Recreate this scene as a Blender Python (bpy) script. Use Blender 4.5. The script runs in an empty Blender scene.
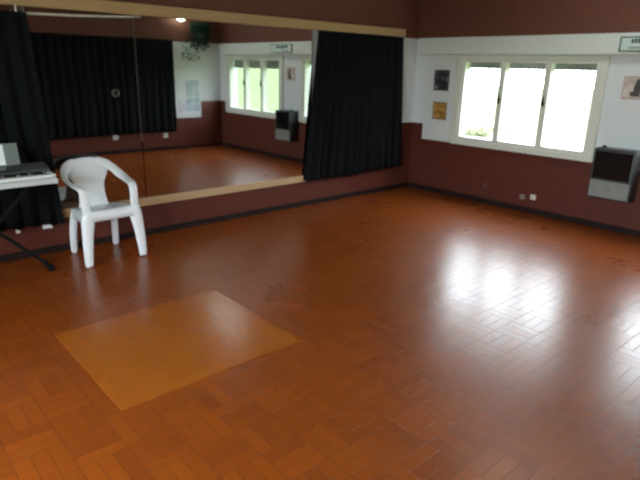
import bpy, bmesh, math, random
from mathutils import Vector, Matrix

random.seed(7)
SC = bpy.context.scene
COL = SC.collection
HALL_W = 4.911          # mirror wall (y = 0) to the wall behind the photographer
HALL_L = 7.3
HALL_H = 2.75
PAINT_TOP = 1.928       # white paint ends here, brown above
SKY = 13.0

# ------------------------------------------------------------------ materials
def nodes(name):
    m = bpy.data.materials.new(name)
    m.use_nodes = True
    nt = m.node_tree
    return m, nt, nt.nodes['Principled BSDF']

def N(nt, kind, **inp):
    n = nt.nodes.new(kind)
    for k, v in inp.items():
        n.inputs[k].default_value = v
    return n

def mth(nt, op, a, b=None, c=None):
    n = nt.nodes.new('ShaderNodeMath'); n.operation = op
    for i, v in enumerate((a, b, c)):
        if v is None: continue
        if isinstance(v, (int, float)): n.inputs[i].default_value = v
        else: nt.links.new(v, n.inputs[i])
    return n.outputs[0]

def mixc(nt, f, a, b):
    n = nt.nodes.new('ShaderNodeMix'); n.data_type = 'RGBA'
    for s, v in ((n.inputs[0], f), (n.inputs[6], a), (n.inputs[7], b)):
        if isinstance(v, (int, float)): s.default_value = v
        elif isinstance(v, tuple): s.default_value = v if len(v) == 4 else (*v, 1)
        else: nt.links.new(v, s)
    return n.outputs[2]

def simple(name, col, rough=.5, metal=0, var=.08, scale=12, bump=0, spec=.5, coat=0):
    m, nt, b = nodes(name)
    tc = N(nt, 'ShaderNodeTexCoord')
    nz = N(nt, 'ShaderNodeTexNoise', Scale=scale, Detail=4)
    nt.links.new(tc.outputs['Object'], nz.inputs['Vector'])
    lo = tuple(c*(1-var) for c in col); hi = tuple(min(1, c*(1+var)) for c in col)
    nt.links.new(mixc(nt, nz.outputs['Fac'], lo, hi), b.inputs['Base Color'])
    b.inputs['Roughness'].default_value = rough
    b.inputs['Metallic'].default_value = metal
    b.inputs['Specular IOR Level'].default_value = spec
    b.inputs['Coat Weight'].default_value = coat
    if bump:
        bp = N(nt, 'ShaderNodeBump', Strength=bump, Distance=.004)
        nt.links.new(nz.outputs['Fac'], bp.inputs['Height'])
        nt.links.new(bp.outputs['Normal'], b.inputs['Normal'])
    return m

BROWN = (.105, .027, .017)
UPPER = (.150, .054, .038)
WHITE = (.74, .77, .80)

def wall_paint(name, dado, low=None):
    """white band of paint between a brown dado and a brown upper wall; low = (y0, y1, z) gives the
    stretch of the window wall where the dado stops lower"""
    m, nt, b = nodes(name)
    g = N(nt, 'ShaderNodeNewGeometry'); s = N(nt, 'ShaderNodeSeparateXYZ')
    nt.links.new(g.outputs['Position'], s.inputs[0])
    nz = N(nt, 'ShaderNodeTexNoise', Scale=3, Detail=5)
    nt.links.new(g.outputs['Position'], nz.inputs['Vector'])
    wob = mth(nt, 'MULTIPLY', mth(nt, 'SUBTRACT', nz.outputs['Fac'], .5), .012)
    z = mth(nt, 'ADD', s.outputs['Z'], wob)
    if low:
        inr = mth(nt, 'MULTIPLY', mth(nt, 'LESS_THAN', s.outputs['Y'], low[1]), mth(nt, 'GREATER_THAN', s.outputs['Y'], low[0]))
        d = mth(nt, 'ADD', dado, mth(nt, 'MULTIPLY', inr, low[2]-dado))
    else:
        d = dado
    band = mth(nt, 'MULTIPLY', mth(nt, 'GREATER_THAN', z, d), mth(nt, 'LESS_THAN', s.outputs['Z'], PAINT_TOP))
    n2 = N(nt, 'ShaderNodeTexNoise', Scale=9, Detail=6)
    nt.links.new(g.outputs['Position'], n2.inputs['Vector'])
    br = mixc(nt, n2.outputs['Fac'], tuple(c*.82 for c in BROWN), tuple(c*1.18 for c in BROWN))
    wh = mixc(nt, n2.outputs['Fac'], tuple(c*.94 for c in WHITE), tuple(min(1, c*1.05) for c in WHITE))
    up = mixc(nt, n2.outputs['Fac'], tuple(c*.85 for c in UPPER), tuple(c*1.15 for c in UPPER))
    br = mixc(nt, mth(nt, 'GREATER_THAN', s.outputs['Z'], 1.5), br, up)
    nt.links.new(mixc(nt, band, br, wh), b.inputs['Base Color'])
    b.inputs['Roughness'].default_value = .5
    b.inputs['Specular IOR Level'].default_value = .2
    n3 = N(nt, 'ShaderNodeTexNoise', Scale=60, Detail=3)
    nt.links.new(g.outputs['Position'], n3.inputs['Vector'])
    bp = N(nt, 'ShaderNodeBump', Strength=.25, Distance=.003)
    nt.links.new(n3.outputs['Fac'], bp.inputs['Height'])
    nt.links.new(bp.outputs['Normal'], b.inputs['Normal'])
    return m

def basket_floor(name, dark, light, r0, r1, block=.2, n=3):
    """varnished red-brown fingers, n to a block, laid in basket weave"""
    m, nt, b = nodes(name)
    g = N(nt, 'ShaderNodeNewGeometry'); s = N(nt, 'ShaderNodeSeparateXYZ')
    nt.links.new(g.outputs['Position'], s.inputs[0])
    u = mth(nt, 'DIVIDE', s.outputs['X'], block); v = mth(nt, 'DIVIDE', s.outputs['Y'], block)
    cu, cv = mth(nt, 'FLOOR', u), mth(nt, 'FLOOR', v)
    fu, fv = mth(nt, 'SUBTRACT', u, cu), mth(nt, 'SUBTRACT', v, cv)
    par = mth(nt, 'FLOORED_MODULO', mth(nt, 'ADD', cu, cv), 2)
    def lerp(a, c): return mth(nt, 'ADD', a, mth(nt, 'MULTIPLY', par, mth(nt, 'SUBTRACT', c, a)))
    across, along = lerp(fu, fv), lerp(fv, fu)
    a2 = mth(nt, 'MULTIPLY', across, n); idx = mth(nt, 'FLOOR', a2); fa = mth(nt, 'SUBTRACT', a2, idx)
    da = mth(nt, 'MULTIPLY', mth(nt, 'MINIMUM', fa, mth(nt, 'SUBTRACT', 1, fa)), block/n)
    dl = mth(nt, 'MULTIPLY', mth(nt, 'MINIMUM', along, mth(nt, 'SUBTRACT', 1, along)), block)
    edge = mth(nt, 'MINIMUM', da, dl)
    mr = N(nt, 'ShaderNodeMapRange'); mr.interpolation_type = 'SMOOTHSTEP'
    mr.inputs['From Min'].default_value = .001; mr.inputs['From Max'].default_value = .004
    nt.links.new(edge, mr.inputs['Value'])
    face = mr.outputs['Result']
    cmb = N(nt, 'ShaderNodeCombineXYZ')
    nt.links.new(cu, cmb.inputs[0]); nt.links.new(cv, cmb.inputs[1]); nt.links.new(mth(nt, 'ADD', idx, mth(nt, 'MULTIPLY', par, 7)), cmb.inputs[2])
    wn = N(nt, 'ShaderNodeTexWhiteNoise'); nt.links.new(cmb.outputs[0], wn.inputs['Vector'])
    nz = N(nt, 'ShaderNodeTexNoise', Scale=1.3, Detail=4); nt.links.new(g.outputs['Position'], nz.inputs['Vector'])
    fine = N(nt, 'ShaderNodeTexNoise', Scale=40, Detail=4); nt.links.new(g.outputs['Position'], fine.inputs['Vector'])
    f = mth(nt, 'ADD', mth(nt, 'MULTIPLY', wn.outputs['Value'], .45), mth(nt, 'ADD', mth(nt, 'MULTIPLY', nz.outputs['Fac'], .35), mth(nt, 'MULTIPLY', fine.outputs['Fac'], .2)))
    base = mixc(nt, f, dark, light)
    grout = tuple(c*.9 for c in dark)
    nt.links.new(mixc(nt, face, grout, base), b.inputs['Base Color'])
    rr = mth(nt, 'ADD', r0, mth(nt, 'MULTIPLY', nz.outputs['Fac'], r1-r0))
    nt.links.new(mth(nt, 'ADD', rr, mth(nt, 'MULTIPLY', mth(nt, 'SUBTRACT', 1, face), .25)), b.inputs['Roughness'])
    # each brick tips a little its own way, joints dip
    tilt = mth(nt, 'MULTIPLY', fa, mth(nt, 'MULTIPLY', mth(nt, 'SUBTRACT', wn.outputs['Value'], .5), .75))
    h = mth(nt, 'ADD', mth(nt, 'MULTIPLY', face, .10), tilt)
    bp = N(nt, 'ShaderNodeBump', Strength=.6, Distance=.0022)
    nt.links.new(h, bp.inputs['Height']); nt.links.new(bp.outputs['Normal'], b.inputs['Normal'])
    b.inputs['Specular IOR Level'].default_value = .45
    return m

def wood(name, c1, c2, axis='X'):
    m, nt, b = nodes(name)
    tc = N(nt, 'ShaderNodeTexCoord'); mp = N(nt, 'ShaderNodeMapping')
    mp.inputs['Scale'].default_value = (1.2, 30, 30) if axis == 'X' else (30, 1.2, 30)
    nt.links.new(tc.outputs['Object'], mp.inputs[0])
    nz = N(nt, 'ShaderNodeTexNoise', Scale=2, Detail=6, Distortion=1.0)
    nt.links.new(mp.outputs[0], nz.inputs['Vector'])
    nt.links.new(mixc(nt, nz.outputs['Fac'], c1, c2), b.inputs['Base Color'])
    b.inputs['Roughness'].default_value = .5
    return m

def cloth(name, col):
    m, nt, b = nodes(name)
    tc = N(nt, 'ShaderNodeTexCoord')
    nz = N(nt, 'ShaderNodeTexNoise', Scale=180, Detail=2)
    nt.links.new(tc.outputs['Object'], nz.inputs['Vector'])
    nt.links.new(mixc(nt, nz.outputs['Fac'], tuple(c*.7 for c in col), tuple(c*1.3 for c in col)), b.inputs['Base Color'])
    b.inputs['Roughness'].default_value = .95
    b.inputs['Specular IOR Level'].default_value = .1
    return m

def glass_mat():
    m = bpy.data.materials.new('window_glass'); m.use_nodes = True
    nt = m.node_tree; nt.nodes.clear()
    o = N(nt, 'ShaderNodeOutputMaterial'); t = N(nt, 'ShaderNodeBsdfTransparent'); gl = N(nt, 'ShaderNodeBsdfGlossy', Roughness=.02)
    t.inputs[0].default_value = (.96, .98, .96, 1)
    fr = N(nt, 'ShaderNodeFresnel', IOR=1.45); mx = N(nt, 'ShaderNodeMixShader')
    bf = N(nt, 'ShaderNodeNewGeometry')
    nt.links.new(mth(nt, 'MULTIPLY', fr.outputs[0], mth(nt, 'SUBTRACT', 1, bf.outputs['Backfacing'])), mx.inputs[0]); nt.links.new(t.outputs[0], mx.inputs[1]); nt.links.new(gl.outputs[0], mx.inputs[2])
    nt.links.new(mx.outputs[0], o.inputs[0])
    return m

def shutter_mat():
    m, nt, b = nodes('roller_shutter_plastic')
    tr = N(nt, 'ShaderNodeBsdfTranslucent'); mx = N(nt, 'ShaderNodeMixShader', Fac=.018)
    tc = N(nt, 'ShaderNodeTexCoord'); nz = N(nt, 'ShaderNodeTexNoise', Scale=30)
    nt.links.new(tc.outputs['Object'], nz.inputs['Vector'])
    nt.links.new(mixc(nt, nz.outputs['Fac'], (.26, .26, .25), (.34, .34, .33)), b.inputs['Base Color'])
    b.inputs['Roughness'].default_value = .6
    tr.inputs[0].default_value = (.62, .62, .58, 1)
    out = nt.nodes['Material Output']
    nt.links.new(b.outputs[0], mx.inputs[1]); nt.links.new(tr.outputs[0], mx.inputs[2]); nt.links.new(mx.outputs[0], out.inputs[0])
    return m

def mirror_mat():
    m, nt, b = nodes('mirror_silver')
    tc = N(nt, 'ShaderNodeTexCoord'); nz = N(nt, 'ShaderNodeTexNoise', Scale=2.2, Detail=5)
    nt.links.new(tc.outputs['Object'], nz.inputs['Vector'])
    nt.links.new(mixc(nt, nz.outputs['Fac'], (.62, .65, .64), (.68, .70, .69)), b.inputs['Base Color'])
    b.inputs['Metallic'].default_value = 1
    nt.links.new(mth(nt, 'MULTIPLY', nz.outputs['Fac'], .03), b.inputs['Roughness'])
    return m

def print_mat(name, cols, scale, stretch=(1, 1, 1)):
    """a printed picture: soft patches of a few inks"""
    m, nt, b = nodes(name)
    tc = N(nt, 'ShaderNodeTexCoord'); mp = N(nt, 'ShaderNodeMapping'); mp.inputs['Scale'].default_value = stretch
    nt.links.new(tc.outputs['Object'], mp.inputs[0])
    nz = N(nt, 'ShaderNodeTexNoise', Scale=scale, Detail=3); nt.links.new(mp.outputs[0], nz.inputs['Vector'])
    r = N(nt, 'ShaderNodeValToRGB')
    el = r.color_ramp.elements
    while len(el) < len(cols): el.new(.5)
    for i, c in enumerate(cols):
        el[i].position = .3 + .4*i/(len(cols)-1); el[i].color = (*c, 1)
    nt.links.new(nz.outputs['Fac'], r.inputs[0]); nt.links.new(r.outputs[0], b.inputs['Base Color'])
    b.inputs['Roughness'].default_value = .5
    return m

def emit_mat(name, col, st):
    m, nt, b = nodes(name)
    b.inputs['Emission Color'].default_value = (*col, 1); b.inputs['Emission Strength'].default_value = st
    b.inputs['Base Color'].default_value = (.8, .8, .8, 1)
    m.cycles.emission_sampling = 'FRONT'
    return m

def leaf_mat(name, c1, c2, scale=5):
    m, nt, b = nodes(name)
    g = N(nt, 'ShaderNodeNewGeometry')
    nz = N(nt, 'ShaderNodeTexNoise', Scale=scale, Detail=5); nt.links.new(g.outputs['Position'], nz.inputs['Vector'])
    nt.links.new(mixc(nt, nz.outputs['Fac'], c1, c2), b.inputs['Base Color'])
    b.inputs['Roughness'].default_value = .7
    b.inputs['Specular IOR Level'].default_value = .2
    return m

M = dict(
    wall_back=wall_paint('painted_wall_mirror_side', .876),
    wall_win=wall_paint('painted_wall_window_side', .876, (-4.75, -.20, .684)),
    wall_opp=wall_paint('painted_wall_entrance_side', .876),
    ceiling=simple('ceiling_paint', (.55, .52, .48), .8, bump=.1),
    floor=basket_floor('varnished_brick_floor', (.165, .031, .0035), (.290, .064, .0055), .24, .33),
    patch=basket_floor('glossy_floor_patch', (.285, .072, .0065), (.345, .092, .009), .15, .24),
    dark=simple('dark_skirting_paint', (.016, .007, .007), .7, spec=.2),
    pine=wood('pale_pine', (.42, .26, .13), (.56, .37, .21)),
    mirror=mirror_mat(),
    curtain=cloth('black_curtain_cloth', (.0062, .0072, .0080)),
    white=simple('white_plastic', (.80, .82, .84), .32, var=.03),
    cream=simple('cream_window_paint', (.74, .75, .68), .4, var=.04, bump=.05),
    panelw=simple('white_board_paint', (.74, .77, .76), .45, var=.04, bump=.05),
    glass=glass_mat(), shutter=shutter_mat(),
    black=simple('black_metal', (.005, .005, .006), .8, spec=.15),
    gunmetal=simple('dark_grey_enamel', (.035, .037, .038), .35),
    heatglass=simple('smoked_heater_glass', (.010, .009, .009), .12),
    heatgrey=simple('light_grey_enamel', (.22, .232, .22), .4),
    keygrey=simple('grey_keyboard_plastic', (.06, .065, .065), .45),
    silver=simple('silver_keyboard_plastic', (.55, .58, .58), .35),
    keywhite=simple('white_key_plastic', (.80, .82, .80), .25, var=.02),
    rest=simple('pale_grey_music_rest', (.17, .19, .18), .5),
    paper=simple('white_paper', (.82, .83, .84), .7, var=.02),
    socket=simple('socket_plastic', (.78, .76, .68), .4),
    dull=simple('dull_socket_plate', (.24, .20, .18), .5),
    steel=simple('dull_steel', (.10, .10, .10), .4, metal=.6),
    cord=simple('pale_wire_sleeve', (.60, .60, .57), .5),
    gframe=simple('dark_green_sign_frame', (.08, .14, .13), .4),
    signface=simple('white_sign_face', (.66, .76, .74), .4),
    ink=simple('dark_green_ink', (.02, .045, .045), .5),
    photo=print_mat('dark_photograph_print', [(.012, .012, .015), (.03, .03, .035), (.28, .29, .28)], 14),
    gold=print_mat('golden_picture_print', [(.16, .07, .02), (.52, .27, .05), (.62, .42, .16)], 16),
    pink=print_mat('pale_pink_picture_print', [(.46, .33, .32), (.62, .55, .48), (.72, .70, .66)], 9),
    figure=simple('dark_figure_ink', (.05, .04, .045), .5),
    rose=simple('rose_card', (.55, .36, .36), .6),
    blueprint=print_mat('blue_grey_poster_print', [(.20, .30, .33), (.42, .52, .58), (.66, .70, .74)], 5),
    lilac=print_mat('lilac_poster_print', [(.46, .40, .50), (.62, .60, .68), (.75, .76, .80)], 7),
    leaf=leaf_mat('dark_trailing_leaf', (.006, .030, .022), (.020, .085, .045), 20),
    pot=simple('dark_plant_pot', (.03, .05, .05), .5),
    hedge=leaf_mat('pale_green_hedge_leaf', (.060, .084, .030), (.078, .104, .040), 1.2),
    bush=leaf_mat('yellow_green_bush_leaf', (.19, .20, .12), (.25, .26, .17), 6),
    lawn=leaf_mat('lawn_grass', (.11, .16, .05), (.17, .22, .09), 1.5),
    bulb=emit_mat('lit_bulb', (.85, 1, .85), 12),
    tube=emit_mat('lit_tube', (.92, 1, .95), 16),
    maker=simple('red_badge_paint', (.30, .08, .07), .5),
)

# ------------------------------------------------------------------ mesh helpers
def link(name, me, parent=None):
    o = bpy.data.objects.new(name, me); COL.objects.link(o)
    if parent: o.parent = parent
    return o

def tag(o, label=None, cat=None, group=None, kind=None):
    for k, v in (('label', label), ('category', cat), ('group', group), ('kind', kind)):
        if v: o[k] = v
    return o

def empty(name, loc, rz=0):
    o = link(name, None); o.location = loc; o.rotation_euler = (0, 0, rz); o.empty_display_size = .1
    return o

class MB:
    def __init__(s): s.bm = bmesh.new()
    def box(s, x0, x1, y0, y1, z0, z1, mat=None):
        vs = [Vector((x, y, z)) for x in (x0, x1) for y in (y0, y1) for z in (z0, z1)]
        if mat: vs = [mat @ v for v in vs]
        v = [s.bm.verts.new(p) for p in vs]
        for f in ((0, 1, 3, 2), (4, 6, 7, 5), (0, 4, 5, 1), (2, 3, 7, 6), (0, 2, 6, 4), (1, 5, 7, 3)):
            s.bm.faces.new([v[i] for i in f])
        return s
    def cyl(s, a, b, r, r2=None, seg=16):
        a, b = Vector(a), Vector(b); d = b-a
        q = d.to_track_quat('Z', 'Y').to_matrix().to_4x4(); q.translation = (a+b)/2
        bmesh.ops.create_cone(s.bm, cap_ends=True, segments=seg, radius1=r, radius2=r if r2 is None else r2, depth=d.length, matrix=q)
        return s
    def sweep(s, pts, sizes, side=(1, 0, 0)):
        """rectangular section carried along pts; sizes = (width along side, thickness)"""
        pts = [Vector(p) for p in pts]; rings = []
        for i, p in enumerate(pts):
            t = (pts[min(i+1, len(pts)-1)]-pts[max(i-1, 0)]).normalized()
            sd = Vector(side if not callable(side) else side(i)); sd = (sd-t*sd.dot(t)).normalized(); up = t.cross(sd)
            w, h = sizes[i]
            rings.append([s.bm.verts.new(p+sd*a*w/2+up*c*h/2) for a, c in ((-1, -1), (1, -1), (1, 1), (-1, 1))])
        for r0, r1 in zip(rings, rings[1:]):
            for k in range(4):
                s.bm.faces.new([r0[k], r0[(k+1) % 4], r1[(k+1) % 4], r1[k]])
        s.bm.faces.new(rings[0][::-1]); s.bm.faces.new(rings[-1])
        return s
    def build(s, name, mat, parent=None, bevel=0, sub=0, smooth=False, solid=0):
        bmesh.ops.recalc_face_normals(s.bm, faces=s.bm.faces)
        me = bpy.data.meshes.new(name); s.bm.to_mesh(me); s.bm.free()
        me.materials.append(mat)
        if smooth or sub:
            for p in me.polygons: p.use_smooth = True
        o = link(name, me, parent)
        if solid:
            d = o.modifiers.new('solid', 'SOLIDIFY'); d.thickness = solid; d.offset = 0
        if bevel:
            d = o.modifiers.new('bevel', 'BEVEL'); d.width = bevel; d.segments = 2; d.limit_method = 'ANGLE'
        if sub:
            d = o.modifiers.new('sub', 'SUBSURF'); d.levels = sub; d.render_levels = sub
        return o

def B(*a): return MB().box(*a)
def struct(o): o['kind'] = 'structure'; return o

def dup(root, loc, label=None):
    def cp(o, par):
        c = o.copy(); COL.objects.link(c); c.parent = par
        for ch in list(o.children): cp(ch, c)
        return c
    r = cp(root, None); r.location = loc
    if label: r['label'] = label
    return r

# ------------------------------------------------------------------ the room
T = .2
struct(B(-HALL_L-T, T, -HALL_W-T, T, -.12, 0).build('floor', M['floor']))
struct(B(-HALL_L-T, T, -HALL_W-T, T, HALL_H, HALL_H+.1).build('ceiling', M['ceiling']))
struct(B(-HALL_L-T, T, 0, T, 0, HALL_H).build('wall_back', M['wall_back']))
struct(B(-HALL_L-T, T, -HALL_W-T, -HALL_W, 0, HALL_H).build('wall_front', M['wall_opp']))
# left wall, out of view: wide glazing added as daylight fill for the hall
GY0, GY1, GZ0, GZ1 = -4.75, -2.05, .12, 2.50
w = MB()
w.box(-HALL_L-T, -HALL_L, -HALL_W, GY0, 0, HALL_H); w.box(-HALL_L-T, -HALL_L, GY1, 0, 0, HALL_H)
w.box(-HALL_L-T, -HALL_L, GY0, GY1, 0, GZ0); w.box(-HALL_L-T, -HALL_L, GY0, GY1, GZ1, HALL_H)
struct(w.build('wall_left', M['wall_opp']))
gf = empty('fill_window', (-HALL_L-.1, 0, 0)); struct(gf)
w = MB()
for i in range(5):
    y = GY0+.03+(GY1-GY0-.06)*i/4
    w.box(-.04, .04, y-.03, y+.03, GZ0, GZ1)
for i in range(4):
    a = GY0+.06+(GY1-GY0-.06)*i/4; c = GY0+(GY1-GY0-.06)*(i+1)/4
    for z in (GZ0, 1.1, GZ1-.06): w.box(-.04, .04, a, c, z, z+.06)
w.build('window_frame', M['cream'], gf)
for i in range(4):
    a = GY0+.06+(GY1-GY0-.06)*i/4; c = GY0+(GY1-GY0-.06)*(i+1)/4
    for z0_, z1_ in ((GZ0+.06, 1.1), (1.16, GZ1-.06)):
        B(-.003, .003, a, c, z0_, z1_).build('glass_pane', M['glass'], gf)
# window wall with two openings
WIN = [(-.70, -2.38), (-2.94, -4.62)]; WZ0, WZ1 = .72, 1.700
w = MB()
w.box(0, T, -HALL_W, 0, 0, WZ0); w.box(0, T, -HALL_W, 0, WZ1, HALL_H)
w.box(0, T, WIN[0][0], 0, WZ0, WZ1); w.box(0, T, WIN[1][0], WIN[0][1], WZ0, WZ1); w.box(0, T, -HALL_W, WIN[1][1], WZ0, WZ1)
struct(w.build('wall_right', M['wall_win']))

# skirtings
struct(B(-HALL_L, 0, -.016, 0, 0, .055).build('baseboard_back', M['dark'], bevel=.004))
struct(B(-.016, 0, -HALL_W, -.016, 0, .062).build('baseboard_right', M['dark'], bevel=.004))
struct(B(-HALL_L, -.016, -HALL_W, -HALL_W+.016, 0, .055).build('baseboard_front', M['dark'], bevel=.004))
struct(B(-HALL_L, -HALL_L+.016, -HALL_W+.016, -.016, 0, .055).build('baseboard_left', M['dark'], bevel=.004))
# pine battens above and below the mirrors
struct(B(-5.75, -.32, -.06, 0, 1.930, 2.022).build('trim_1', M['pine'], bevel=.006))
struct(B(-5.75, -1.83, -.035, 0, .288, .364).build('trim_2', M['pine'], bevel=.005))
# board beside the first window and the shutter box running over both windows
struct(B(-.03, 0, -.645, -.20, .679, 1.735).build('trim_3', M['panelw'], bevel=.006))
struct(B(-.11, 0, -4.75, -.10, 1.735, 1.928).build('trim_4', M['panelw'], bevel=.006))

# ------------------------------------------------------------------ windows (structure, with parts)
def make_window():
    r = empty('window_1', (0, 0, 0)); struct(r)
    y0, y1 = -.655, -2.425        # outer edges of the frame
    f = MB()
    f.box(-.035, .06, y0, WIN[0][0]-.035, .685, 1.725); f.box(-.035, .06, WIN[0][1]+.035, y1, .685, 1.725)
    f.box(-.035, .06, WIN[0][0]-.035, WIN[0][1]+.035, 1.680, 1.725); f.box(-.035, .06, WIN[0][0]-.035, WIN[0][1]+.035, .685, .735)
    f.build('window_frame', M['cream'], r, bevel=.006)
    B(-.042, 0, y1, y0, .672, .685).build('window_sill', M['cream'], r, bevel=.005)
    inner0, inner1 = WIN[0][0]-.035, WIN[0][1]+.035
    pw = (inner0-inner1)/3
    for k in range(3):
        a = inner0-k*pw; c = a-pw
        st = .036
        s = MB()
        s.box(-.022, .075, c, c+st, .735, 1.680); s.box(-.022, .075, a-st, a, .735, 1.680)
        s.box(-.022, .075, c+st, a-st, .735, .773); s.box(-.022, .075, c+st, a-st, 1.650, 1.680)
        so = s.build('sash', M['cream'], r, bevel=.004)
        B(.055, .060, c+st, a-st, .773, 1.650).build('glass_pane', M['glass'], so)
        if k:
            l = B(-.050, -.022, a-.010, a+.012, 1.20, 1.255); l.box(-.056, -.040, a-.006, a+.008, 1.235, 1.30)
            l.build('window_latch', M['black'], r, bevel=.004)
        sh = MB()
        for i in range(7):
            z = 1.580+i*.022
            sh.box(.102, .114, c, a, z, z+.016); sh.box(.105, .111, c, a, z+.0155, z+.0225)
        sh.build('roller_shutter', M['shutter'], r, bevel=.002)
    return r
win = make_window()
w2 = dup(win, (0, -2.235, 0)); w2.name = 'window_2'
for c_ in w2.children:                     # the far window's shutters hang lower
    if c_.name.startswith('roller_shutter'): c_.location.z -= .078

# ------------------------------------------------------------------ mirrors
mir = B(0, 1.975, -.010, 0, .364, 1.930).build('wall_mirror', M['mirror'])
mir.location = (-3.805, -.0125, 0); mir.rotation_euler = (0, 0, -.0030)      # this sheet sits a touch off the wall at one end
tag(mir,
    'large wall mirror sheet reflecting the windows, between the seam and the right black curtain', 'mirror', 'wall mirrors')
tag(B(-5.7, -3.812, -.012, -.0005, .364, 1.930).build('wall_mirror', M['mirror']),
    'large wall mirror sheet behind the white chair and the keyboard', 'mirror', 'wall mirrors')
ring = MB(); K = 28
vs = [[ring.bm.verts.new((-4.011+(.026+.009*math.cos(b))*math.cos(a), -.019+.007*math.sin(b), 1.299+(.026+.009*math.cos(b))*math.sin(a)))
       for b in [j*math.tau/8 for j in range(8)]] for a in [i*math.tau/K for i in range(K)]]
for i in range(K):
    for j in range(8):
        ring.bm.faces.new([vs[i][j], vs[(i+1) % K][j], vs[(i+1) % K][(j+1) % 8], vs[i][(j+1) % 8]])
tag(ring.build('mirror_ring', M['steel'], smooth=True), 'small dull grey ring on the mirror above the white chair', 'ring')

# ------------------------------------------------------------------ curtains
def curtain(name, axis_sign, xt0, xt1, xb0, xb1, z0, z1, ymid, amp, folds, label, seed):
    """cloth hanging from z1 to z0; axis_sign -1 bulges towards -y (mirror wall), +1 towards +y"""
    rnd = random.Random(seed)
    nx, nz = folds*14, 26
    ph = [rnd.uniform(-.7, .7) for _ in range(folds+2)]; am = [rnd.uniform(.55, 1.1) for _ in range(folds+2)]
    b = MB(); g = []
    for j in range(nz+1):
        t = j/nz
        row = []
        for i in range(nx+1):
            u = i/nx; fpos = u*folds; k = int(fpos); fr = fpos-k
            a = am[k]*(1-fr)+am[k+1]*fr; p = ph[k]*(1-fr)+ph[k+1]*fr
            grow = .45+.55*t
            y = a*amp*grow*math.sin(math.tau*fpos+p*(.4+t))+.25*amp*math.sin(math.tau*fpos*.37+seed+1.5*t)*t
            x = (xt0+(xt1-xt0)*u)*(1-t)+(xb0+(xb1-xb0)*u)*t + .012*math.sin(math.tau*fpos*2+p)*t
            z = z1+(z0-z1)*t + .012*math.sin(u*5+seed)*t + .006*math.cos(math.tau*fpos)*t
            row.append(b.bm.verts.new((x, ymid+axis_sign*y, z)))
        g.append(row)
    for j in range(nz):
        for i in range(nx):
            b.bm.faces.new([g[j][i], g[j][i+1], g[j+1][i+1], g[j+1][i]])
    o = b.build(name, M['curtain'], smooth=True, solid=.004)
    return tag(o, label, 'curtain')

curtain('curtain', -1, -1.765, -.36, -1.93, -.24, .300, 1.926, -.062, .034, 13,
        'black curtain hanging from the pine batten over the right end of the mirror', 3)
lc = curtain('curtain', -1, -5.75, -4.655, -5.75, -4.575, .262, 1.885, -.085, .036, 9,
             'black curtain at the left end of the mirror, behind the keyboard', 11)
for x, w_ in ((-4.92, .03), (-4.70, .075)):
    B(x-w_/2, x+w_/2, -.092, -.086, .238, .268).build('hem_tag', M['paper'], lc)
tag(lc.children[0], 'pale scrap at the hem')
tag(lc.children[1], 'pale scrap at the hem')
MB().cyl((-4.715, -.058, 1.935), (-4.722, -.085, 1.880), .009, seg=10).build('hanging_loop', M['cord'], lc)
curtain('curtain', 1, -3.75, -1.0, -3.75, -1.02, .335, 1.955, -HALL_W+.055, .032, 20,
        'black curtain on the far wall, seen only as a reflection in the mirror', 23)
# wire the left curtain hangs from
wm = MB(); n = 14
pts = []
for i in range(n+1):
    t = i/n; x = -4.66+.91*t
    pts.append((x, -.040, 1.880+.040*t-.006*math.sin(math.pi*t)))
wm.sweep(pts, [(.017, .017)]*(n+1), side=(0, 1, 0))
wire = wm.build('curtain_wire', M['cord'], smooth=True)
tag(wire, 'pale curtain wire slanting under the pine batten, right of the left curtain', 'wire')
MB().cyl(pts[-1], (pts[-1][0]+.01, -.040, 1.935), .006, seg=8).build('hook', M['steel'], wire)
MB().cyl(pts[0], (pts[0][0], -.040, 1.935), .006, seg=8).build('hook', M['steel'], wire)

# ------------------------------------------------------------------ white plastic chair
ch = empty('plastic_armchair', (-4.338, -.335, 0), math.radians(2.5))
tag(ch, 'white moulded plastic armchair standing in front of the mirror', 'chair')
def seat():
    b = MB(); nx, ny = 14, 12; g = []
    for j in range(ny+1):
        v = j/ny; y = -.215+.395*v; hw = .225-.05*v
        row = []
        for i in range(nx+1):
            u = 2*i/nx-1
            z = .432 - .014*math.cos(u*math.pi/2)*math.sin(math.pi*min(1, v*.9+.1)) + .018 - .058*v
            if v < .12: z -= (.12-v)*.12
            row.append(b.bm.verts.new((u*hw, y, z)))
        g.append(row)
    for j in range(ny):
        for i in range(nx): b.bm.faces.new([g[j][i], g[j][i+1], g[j+1][i+1], g[j+1][i]])
    # apron: skirt all round, arched between the legs
    per = [g[0][i] for i in range(nx+1)] + [g[j][nx] for j in range(1, ny+1)] + [g[ny][i] for i in range(nx-1, -1, -1)] + [g[j][0] for j in range(ny-1, 0, -1)]
    low = []
    for v in per:
        c = v.co; a = min(1, abs(c.x)/.22)
        low.append(b.bm.verts.new((c.x*1.03, c.y*1.03+.0, c.z-.070-.028*a**6)))
    L = len(per)
    for i in range(L): b.bm.faces.new([per[i], low[i], low[(i+1) % L], per[(i+1) % L]])
    return b
seat().build('seat', M['white'], ch, smooth=True, solid=.006)
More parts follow.
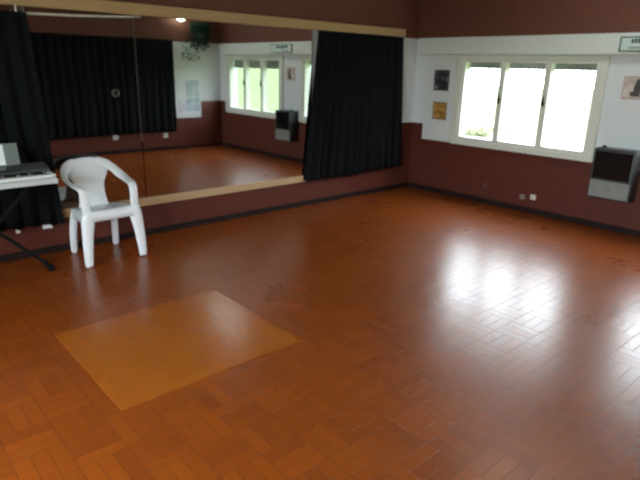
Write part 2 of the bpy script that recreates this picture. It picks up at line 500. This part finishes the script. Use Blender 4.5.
for sx in (-1, 1):
    MB().sweep([(sx*.226, -.216, 0), (sx*.226, -.214, .02), (sx*.218, -.208, .20), (sx*.200, -.200, .34), (sx*.184, -.190, .440)],
               [(.066, .050), (.072, .056), (.088, .060), (.108, .064), (.135, .066)]).build('leg', M['white'], ch, sub=2)
    MB().sweep([(sx*.182, .214, 0), (sx*.182, .212, .02), (sx*.180, .195, .20), (sx*.164, .165, .34), (sx*.152, .150, .395)],
               [(.052, .048), (.056, .052), (.062, .054), (.070, .056), (.080, .058)]).build('leg', M['white'], ch, sub=2)
    pa = [(sx*.196, -.190, .40), (sx*.196, -.192, .47), (sx*.197, -.190, .55), (sx*.199, -.182, .592), (sx*.204, -.150, .618),
          (sx*.216, -.06, .622), (sx*.226, .04, .632), (sx*.224, .125, .655), (sx*.203, .190, .698), (sx*.150, .230, .745), (sx*.07, .247, .770)]
    MB().sweep(pa, [(.084, .040), (.074, .038), (.070, .036), (.074, .034), (.078, .032), (.078, .030), (.076, .030), (.076, .030), (.078, .032), (.078, .034), (.070, .034)],
               side=lambda i, sx=sx: (sx, 0, 0) if i < 6 else (sx*.75, .30, .65)).build('armrest', M['white'], ch, sub=2)
def back():
    b = MB(); nx, nz = 16, 18; g = []
    for j in range(nz+1):
        v = j/nz; hw = .128-.020*math.sin(math.pi*min(1, v*1.3)) + .075*max(0, (v-.50)/.50)**2
        row = []
        for i in range(nx+1):
            u = 2*i/nx-1
            zt = .790-.080*abs(u)**2.6
            z = .385+(zt-.385)*v
            y = .165+.085*v - .020*u*u - .012*math.sin(math.pi*v)
            row.append(b.bm.verts.new((u*hw, y, z)))
        g.append(row)
    for j in range(nz):
        for i in range(nx):
            b.bm.faces.new([g[j][i], g[j][i+1], g[j+1][i+1], g[j+1][i]])
    return b
back().build('backrest', M['white'], ch, smooth=True, solid=.010)

# ------------------------------------------------------------------ keyboard, its stand, and the sheet on its rest
KX1, KX0 = -4.725, -5.685          # right and left ends
kb = empty('electronic_keyboard', ((KX0+KX1)/2, -.46, .705))
tag(kb, 'grey and white electronic keyboard on a black stand at the left edge', 'keyboard')
hw = (KX1-KX0)/2
def prof(name, mat, prof_yz, x0, x1, bevel=.004):
    b = MB(); a = [b.bm.verts.new((x0, y, z)) for y, z in prof_yz]; c = [b.bm.verts.new((x1, y, z)) for y, z in prof_yz]
    n = len(a)
    for i in range(n): b.bm.faces.new([a[i], a[(i+1) % n], c[(i+1) % n], c[i]])
    b.bm.faces.new(a[::-1]); b.bm.faces.new(c)
    return b.build(name, mat, kb, bevel=bevel)
prof('body', M['silver'], [(-.15, .0), (.16, .0), (.16, .06), (.0, .045), (-.118, .035), (-.122, .040), (-.15, .036)], -hw, hw)
prof('control_panel', M['keygrey'], [(.0, .046), (.16, .061), (.16, .108), (.145, .115), (.02, .090), (.0, .078)], -hw, hw-.004)
B(hw-.028, hw, -.118, .0, .036, .066).build('end_block', M['silver'], kb, bevel=.006)
B(-hw, -hw+.028, -.118, .0, .036, .066).build('end_block', M['silver'], kb, bevel=.006)
nw = 36; kw = (2*hw-.06)/nw
wk = bk = None
for i in range(nw):
    x = -hw+.03+i*kw+kw/2
    if wk is None:
        wk = B(-kw/2+.0006, kw/2-.0006, -.116, -.001, .040, .060).build('white_key', M['keywhite'], kb, bevel=.0015); k = wk
    else:
        k = wk.copy(); COL.objects.link(k)
    k.location = (x, 0, 0)
    if i % 7 in (0, 1, 3, 4, 5) and i < nw-1:
        if bk is None:
            bk = B(-.006, .006, -.066, -.001, .058, .071).build('black_key', M['black'], kb, bevel=.0015); k = bk
        else:
            k = bk.copy(); COL.objects.link(k)
        k.location = (x+kw/2, 0, 0)
mr_ = Matrix.Translation((0, .138, .112)) @ Matrix.Rotation(math.radians(-16), 4, 'X')
B(-.22, .318, -.004, .004, 0, .158, mr_).build('music_rest', M['rest'], kb, bevel=.006)
B(.10, .28, .02, .10, .085, .094, Matrix.Rotation(math.radians(11), 4, 'X') @ Matrix.Translation((0, .008, 0))).build('display', M['heatglass'], kb, bevel=.003)
ms = Matrix.Translation(((KX0+KX1)/2, -.46+.138, .705+.112)) @ Matrix.Rotation(math.radians(-16), 4, 'X')
tag(B(-.10, .222, -.0065, -.0045, .004, .150, ms).build('sheet_music', M['paper']),
    'white sheet of paper leaning on the music rest of the keyboard', 'paper')

st = empty('keyboard_stand', (-5.145, -.36, 0))
tag(st, 'black folding X-shaped stand under the keyboard', 'stand')
for k, sgn in enumerate((1, -1)):
    yy = -.016 if k else .016
    MB().sweep([(sgn*.34, yy, .03), (-sgn*.30, yy, .68)], [(.030, .026)]*2, side=(0, 1, 0)).build('crossed_leg', M['black'], st, bevel=.004)
    ft = B(sgn*.34-.016, sgn*.34+.016, -.09, .09, .008, .036).build('foot_bar', M['black'], st, bevel=.004)
    for e in (-.09, .09):
        B(sgn*.34-.019, sgn*.34+.019, e-.018, e+.018, 0, .040).build('rubber_foot', M['black'], ft, bevel=.005)
    B(-sgn*.30-.016, -sgn*.30+.016, -.15, .15, .675, .704).build('support_bar', M['black'], st, bevel=.004)
MB().cyl((0.02, -.04, .355), (.02, .04, .355), .022).build('pivot_knob', M['gunmetal'], st, bevel=.003)

# ------------------------------------------------------------------ gas heater under the window wall
ht = empty('wall_heater', (0, -2.69, .345))
tag(ht, 'dark wall-mounted gas heater with a light grey lower panel, right of the window', 'heater')
B(-.175, -.002, -.20, .20, 0, .505).build('casing', M['gunmetal'], ht, bevel=.012)
B(-.188, -.175, -.190, .190, .018, .188).build('lower_panel', M['heatgrey'], ht, bevel=.006)
B(-.181, -.175, -.172, .180, .205, .475).build('window_glass', M['heatglass'], ht, bevel=.003)
B(-.187, -.175, -.192, -.172, .18, .498).build('side_moulding', M['keygrey'], ht, bevel=.003)
B(-.187, -.175, .180, .196, .18, .498).build('side_moulding', M['gunmetal'], ht, bevel=.003)
B(-.1895, -.188, -.022, .022, .100, .112).build('badge', M['maker'], ht)
MB().cyl((-.10, .14, .505), (-.10, .14, .525), .018).build('control_knob', M['black'], ht, bevel=.003)
lv = MB()
for i in range(7): lv.box(-.155, -.04, -.2015, -.2000, .36+i*.015, .367+i*.015)
lv.build('side_vent', M['black'], ht)

# ------------------------------------------------------------------ things on the walls
def framed(name, label, cat, loc_y, z0, z1, y0, y1, x, mat, edge, group=None):
    t = empty(name, (x, (y0+y1)/2, z0)); tag(t, label, cat, group)
    hy = abs(y1-y0)/2; h = z1-z0
    B(-.010, 0, -hy, hy, 0, h).build('backing', edge, t, bevel=.002)
    B(-.0125, -.010, -hy+.014, hy-.014, .014, h-.014).build('print', mat, t)
    return t
framed('picture', 'small dark photograph on the white board left of the window, the upper of two', 'picture', 0, 1.305, 1.555, -.335, -.560, -.03, M['photo'], M['gunmetal'])
framed('picture', 'small golden picture on the white board left of the window, the lower of two', 'picture', 0, .950, 1.165, -.355, -.560, -.03, M['gold'], simple('brown_picture_edge', (.16, .09, .05), .5))
pk = framed('picture', 'small pale pink picture with a dark figure on the wall above the heater', 'picture', 0, 1.325, 1.540, -2.585, -2.81, 0, M['pink'], M['rose'])
fg = MB()
fg.box(-.0145, -.0125, -.055, .008, .025, .125); fg.box(-.0145, -.0125, -.048, .000, .125, .155)
fg.cyl((-.0145, -.024, .172), (-.0125, -.024, .172), .020, seg=14); fg.box(-.0145, -.0125, .008, .034, .030, .070)
fg.build('printed_figure', M['figure'], pk)

sg = empty('sign', (-.11, -2.815, 1.757))
tag(sg, 'white sign with a dark green frame on the shutter box above the heater', 'sign')
B(-.012, 0, -.29, .29, 0, .138).build('frame', M['gframe'], sg, bevel=.003)
B(-.0145, -.012, -.272, .272, .014, .124).build('face', M['signface'], sg)
sc_ = MB()
rn = random.Random(5)
for i in range(11):
    y = .175-.029*i; h_ = rn.uniform(.022, .045); zc = .092+rn.uniform(-.006, .006)
    sc_.box(-.0165, -.0145, y-.0135, y+.008, zc-h_/2, zc+h_/2)
sc_.build('dark_mark', M['ink'], sg)
B(-.0162, -.0145, .03, .20, .026, .046).build('grey_band', simple('grey_green_ink', (.30, .38, .36), .5), sg)

po = empty('poster', (-.74, -HALL_W, .575))
tag(po, 'white poster with blue-grey and lilac prints, reflected in the mirror beside the dark curtain', 'poster')
B(-.285, .285, -.002, .008, 0, .86).build('sheet', M['paper'], po)
B(-.02, .255, .008, .010, .38, .68).build('upper_print', M['blueprint'], po)
B(-.02, .255, .008, .010, .12, .36).build('lower_print', M['blueprint'], po)
B(-.20, -.04, .008, .010, .12, .33).build('side_print', M['lilac'], po)

# trailing plant high on the far wall
pl = empty('hanging_plant', (-.47, -HALL_W+.12, 2.02))
tag(pl, 'dark green trailing plant high on the far wall, seen only in the mirror', 'plant')
pp = MB(); pp.cyl((0, 0, -.06), (0, 0, .08), .07, .10, 20); pp.build('pot', M['pot'], pl, bevel=.004)
B(-.012, .012, -.12, .0, -.075, -.058).build('bracket', M['black'], pl)
lf = MB(); rn = random.Random(9)
for i in range(650):
    a = rn.uniform(0, math.tau); drop = rn.random()**1.3
    rr = rn.uniform(.05, .20)
    left = rn.random() < .35
    p = Vector((rr*math.cos(a)*1.1-(.14*drop*1.5 if left else 0), max(-.10, rr*math.sin(a)*.6), .20-.40*drop-(.22*drop if left else 0)+rn.uniform(-.03, .05)))
    L, wd = rn.uniform(.05, .085), rn.uniform(.025, .04)
    q = Matrix.Translation(p) @ Matrix.Rotation(rn.uniform(0, math.tau), 4, 'Z') @ Matrix.Rotation(rn.uniform(-.2, 1.3), 4, 'X')
    pts_ = [(0, 0, 0), (wd/2, L*.4, -.006), (0, L*.45, .004), (-wd/2, L*.4, -.006), (0, L, -.015)]
    v = [lf.bm.verts.new(q @ Vector(t)) for t in pts_]
    lf.bm.faces.new([v[0], v[1], v[2]]); lf.bm.faces.new([v[0], v[2], v[3]]); lf.bm.faces.new([v[1], v[4], v[2]]); lf.bm.faces.new([v[2], v[4], v[3]])
for v in lf.bm.verts:
    if v.co.y < -.112: v.co.y = -.112
fo = lf.build('foliage', M['leaf'], pl)

la = empty('wall_lamp', (-.85, -HALL_W, 2.368))
tag(la, 'lit round lamp high on the far wall, a bright spot under the pine batten', 'lamp')
B(-.05, .05, 0, .03, -.05, .05).build('base', M['panelw'], la, bevel=.004)
gb = MB(); bmesh.ops.create_uvsphere(gb.bm, u_segments=24, v_segments=16, radius=.095, matrix=Matrix.Translation((0, .125, 0)))
gb.build('globe', M['bulb'], la, smooth=True)
MB().cyl((0, .02, 0), (0, .045, 0), .03).build('socket', M['white'], la)

# fluorescent fitting on the ceiling; the floor in front of the chair mirrors it
cl = empty('ceiling_light', (-1.25, -2.85, HALL_H))
tag(cl, 'lit twin-tube fluorescent fitting on the ceiling, mirrored as a pale patch on the floor', 'ceiling light')
B(-.09, .09, -.64, .64, -.055, 0).build('housing', M['panelw'], cl, bevel=.006)
for sx in (-1, 1):
    MB().cyl((sx*.045, -.59, -.085), (sx*.045, .59, -.085), .018).build('tube', M['tube'], cl, smooth=False)
    for e in (-1, 1): B(sx*.045-.014, sx*.045+.014, e*.60-.012, e*.60+.012, -.105, -.05).build('lamp_holder', M['white'], cl)

def plug(name, x, y, z, wall, label, mat, w=.045):
    t = empty(name, (x, y, z)); tag(t, label, 'socket')
    if wall == 'front':
        B(-w, w, 0, .010, -w*.9, w*.9).build('plate', mat, t, bevel=.004)
        for s in (-1, 1): B(s*.014-.003, s*.014+.003, .010, .0106, -.010, .010).build('slot', M['black'], t)
    else:
        B(-.010, 0, -w, w, -w*.9, w*.9).build('plate', mat, t, bevel=.004)
        for s in (-1, 1): B(-.0106, -.010, s*.014-.003, s*.014+.003, -.010, .010).build('slot', M['black'], t)
    return t
plug('wall_socket', -2.12, -HALL_W, .285, 'front', 'pale socket plate on the far wall, reflected left of the other under the dark curtain', M['socket'])
plug('wall_socket', -1.22, -HALL_W, .268, 'front', 'pale socket plate on the far wall, reflected near the right edge of the dark curtain', M['socket'])
plug('wall_socket', -1.77, -HALL_W, .145, 'front', 'small dull grey socket plate low on the far wall, reflected between the two pale ones', M['steel'], .03)
plug('wall_socket', 0, -1.835, .190, 'right', 'small pale socket low under the window, the right one of a pair', M['socket'], .032)
plug('wall_socket', 0, -1.705, .170, 'right', 'small dull socket low under the window, the left one of a pair', M['dull'], .030)
plug('wall_socket', 0, -1.205, .222, 'right', 'small brown socket low on the wall under the left part of the window', simple('brown_socket_plate', (.11, .05, .04), .4), .026)

# lighter square on the floor
tag(B(-5.12, -4.03, -2.54, -1.56, 0, .003).build('floor_panel', M['patch'], bevel=.001),
    'square of lighter, glossier orange-brown flooring in front of the chair', 'floor panel')

# ------------------------------------------------------------------ outside
struct(B(T, 60, -50, 60, -.32, -.2).build('lawn', M['lawn']))
struct(B(-60, -HALL_L-T, -50, 60, -.32, -.2).build('lawn', M['lawn']))
# grassy bank rising beyond the far window
bk_ = MB(); g = []; rn = random.Random(2)
for j in range(15):
    t = j/14; row = []
    for i in range(41):
        x = -2+24*i/40
        row.append(bk_.bm.verts.new((x, -8.2-6*t, -.25+3.1*t*t*(3-2*t)+rn.uniform(-.04, .04))))
    g.append(row)
for j in range(14):
    for i in range(40): bk_.bm.faces.new([g[j][i], g[j][i+1], g[j+1][i+1], g[j+1][i]])
struct(bk_.build('grass_bank', M['hedge'], smooth=True))
def shrubbery(name, mat, x0, x1, y0, y1, z1, n, seed, label, cat, lump=.35):
    rn = random.Random(seed); b = MB()
    b.box(x0+.15, x1-.15, y0+.15, y1-.15, -.2, z1-.15)
    for i in range(n):
        p = Vector((rn.uniform(x0, x1), rn.uniform(y0, y1), rn.uniform(-.1, z1)))
        f = rn.randrange(3)
        if f == 0: p.y = y1
        elif f == 1: p.x = x0
        else: p.z = z1
        q = Matrix.Translation(p) @ Matrix.Rotation(rn.uniform(0, 6.28), 4, 'Z') @ Matrix.Rotation(rn.uniform(0, 3), 4, 'X')
        L = lump*rn.uniform(.4, 1)
        v = [b.bm.verts.new(q @ Vector(t)) for t in ((-L*.3, 0, 0), (L*.3, 0, 0), (L*.35, L*.6, L*.1), (0, L, 0), (-L*.35, L*.6, L*.1))]
        b.bm.faces.new(v)
    return tag(b.build(name, mat), label, cat)
shrubbery('bush', M['bush'], 3.2, 3.9, .75, 1.25, .42, 300, 6, 'yellow-green bush outside, at the bottom of the left window pane', 'bush', .2)

# ------------------------------------------------------------------ light
wd = bpy.data.worlds.new('overcast'); SC.world = wd; wd.use_nodes = True
nt = wd.node_tree; bg = nt.nodes['Background']
tc = nt.nodes.new('ShaderNodeTexCoord'); sp = nt.nodes.new('ShaderNodeSeparateXYZ')
nt.links.new(tc.outputs['Generated'], sp.inputs[0])
rp = nt.nodes.new('ShaderNodeValToRGB')
rp.color_ramp.elements[0].position = .0; rp.color_ramp.elements[0].color = (.88, .96, 1.06, 1)
rp.color_ramp.elements[1].position = .6; rp.color_ramp.elements[1].color = (.92, 1.0, 1.12, 1)
nt.links.new(sp.outputs['Z'], rp.inputs[0]); nt.links.new(rp.outputs[0], bg.inputs[0])
bg.inputs[1].default_value = SKY
for k, (a, c) in enumerate(WIN):
    l = bpy.data.lights.new('window_daylight_portal', 'AREA'); l.shape = 'RECTANGLE'; l.size = abs(a-c); l.size_y = WZ1-WZ0
    l.cycles.is_portal = True
    o = bpy.data.objects.new('window_daylight_portal', l); COL.objects.link(o)
    o.location = (.19, (a+c)/2, (WZ0+WZ1)/2)
    o.rotation_euler = (Matrix(((0, 0, 1), (1, 0, 0), (0, 1, 0)))).to_euler()   # faces -x, into the hall

l = bpy.data.lights.new('window_daylight_portal', 'AREA'); l.shape = 'RECTANGLE'; l.size = GZ1-GZ0; l.size_y = GY1-GY0  # portal for the added fill glazing in the left wall
l.cycles.is_portal = True
o = bpy.data.objects.new('window_daylight_portal', l); COL.objects.link(o)
o.location = (-HALL_L-.17, (GY0+GY1)/2, (GZ0+GZ1)/2)
o.rotation_euler = (0, -math.pi/2, 0)                        # faces +x, into the hall

# ------------------------------------------------------------------ camera
yaw, pit, rol, f = .733517, .306088, .024789, 546.6
F = Vector((math.sin(yaw)*math.cos(pit), math.cos(yaw)*math.cos(pit), -math.sin(pit)))
R = Vector((math.cos(yaw), -math.sin(yaw), 0)); U = R.cross(F)
R2 = math.cos(rol)*R+math.sin(rol)*U; U2 = -math.sin(rol)*R+math.cos(rol)*U
cd = bpy.data.cameras.new('camera'); cam = bpy.data.objects.new('camera', cd); COL.objects.link(cam)
mw = Matrix((R2, U2, -F)).transposed().to_4x4(); mw.translation = (-5.9102, -4.7665, 1.55)
cam.matrix_world = mw
cd.sensor_fit = 'HORIZONTAL'; cd.sensor_width = 36; cd.lens = f/640*36
cd.clip_start = .02
cd.dof.use_dof = True; cd.dof.focus_distance = 1.0; cd.dof.aperture_fstop = 6.0   # the snapshot is out of focus
SC.camera = cam

SC.view_settings.view_transform = 'Standard'; SC.view_settings.look = 'None'
SC.view_settings.gamma = 1; SC.view_settings.use_curve_mapping = False
SC.view_settings.exposure = .48
cy = SC.cycles
cy.use_denoising = True; cy.denoising_prefilter = 'NONE'; cy.use_light_tree = False
cy.use_adaptive_sampling = False
cy.max_bounces = 10; cy.diffuse_bounces = 6; cy.glossy_bounces = 6; cy.transparent_max_bounces = 12
cy.sample_clamp_indirect = 2.5
cy.blur_glossy = 1.0
cy.caustics_reflective = False; cy.caustics_refractive = False
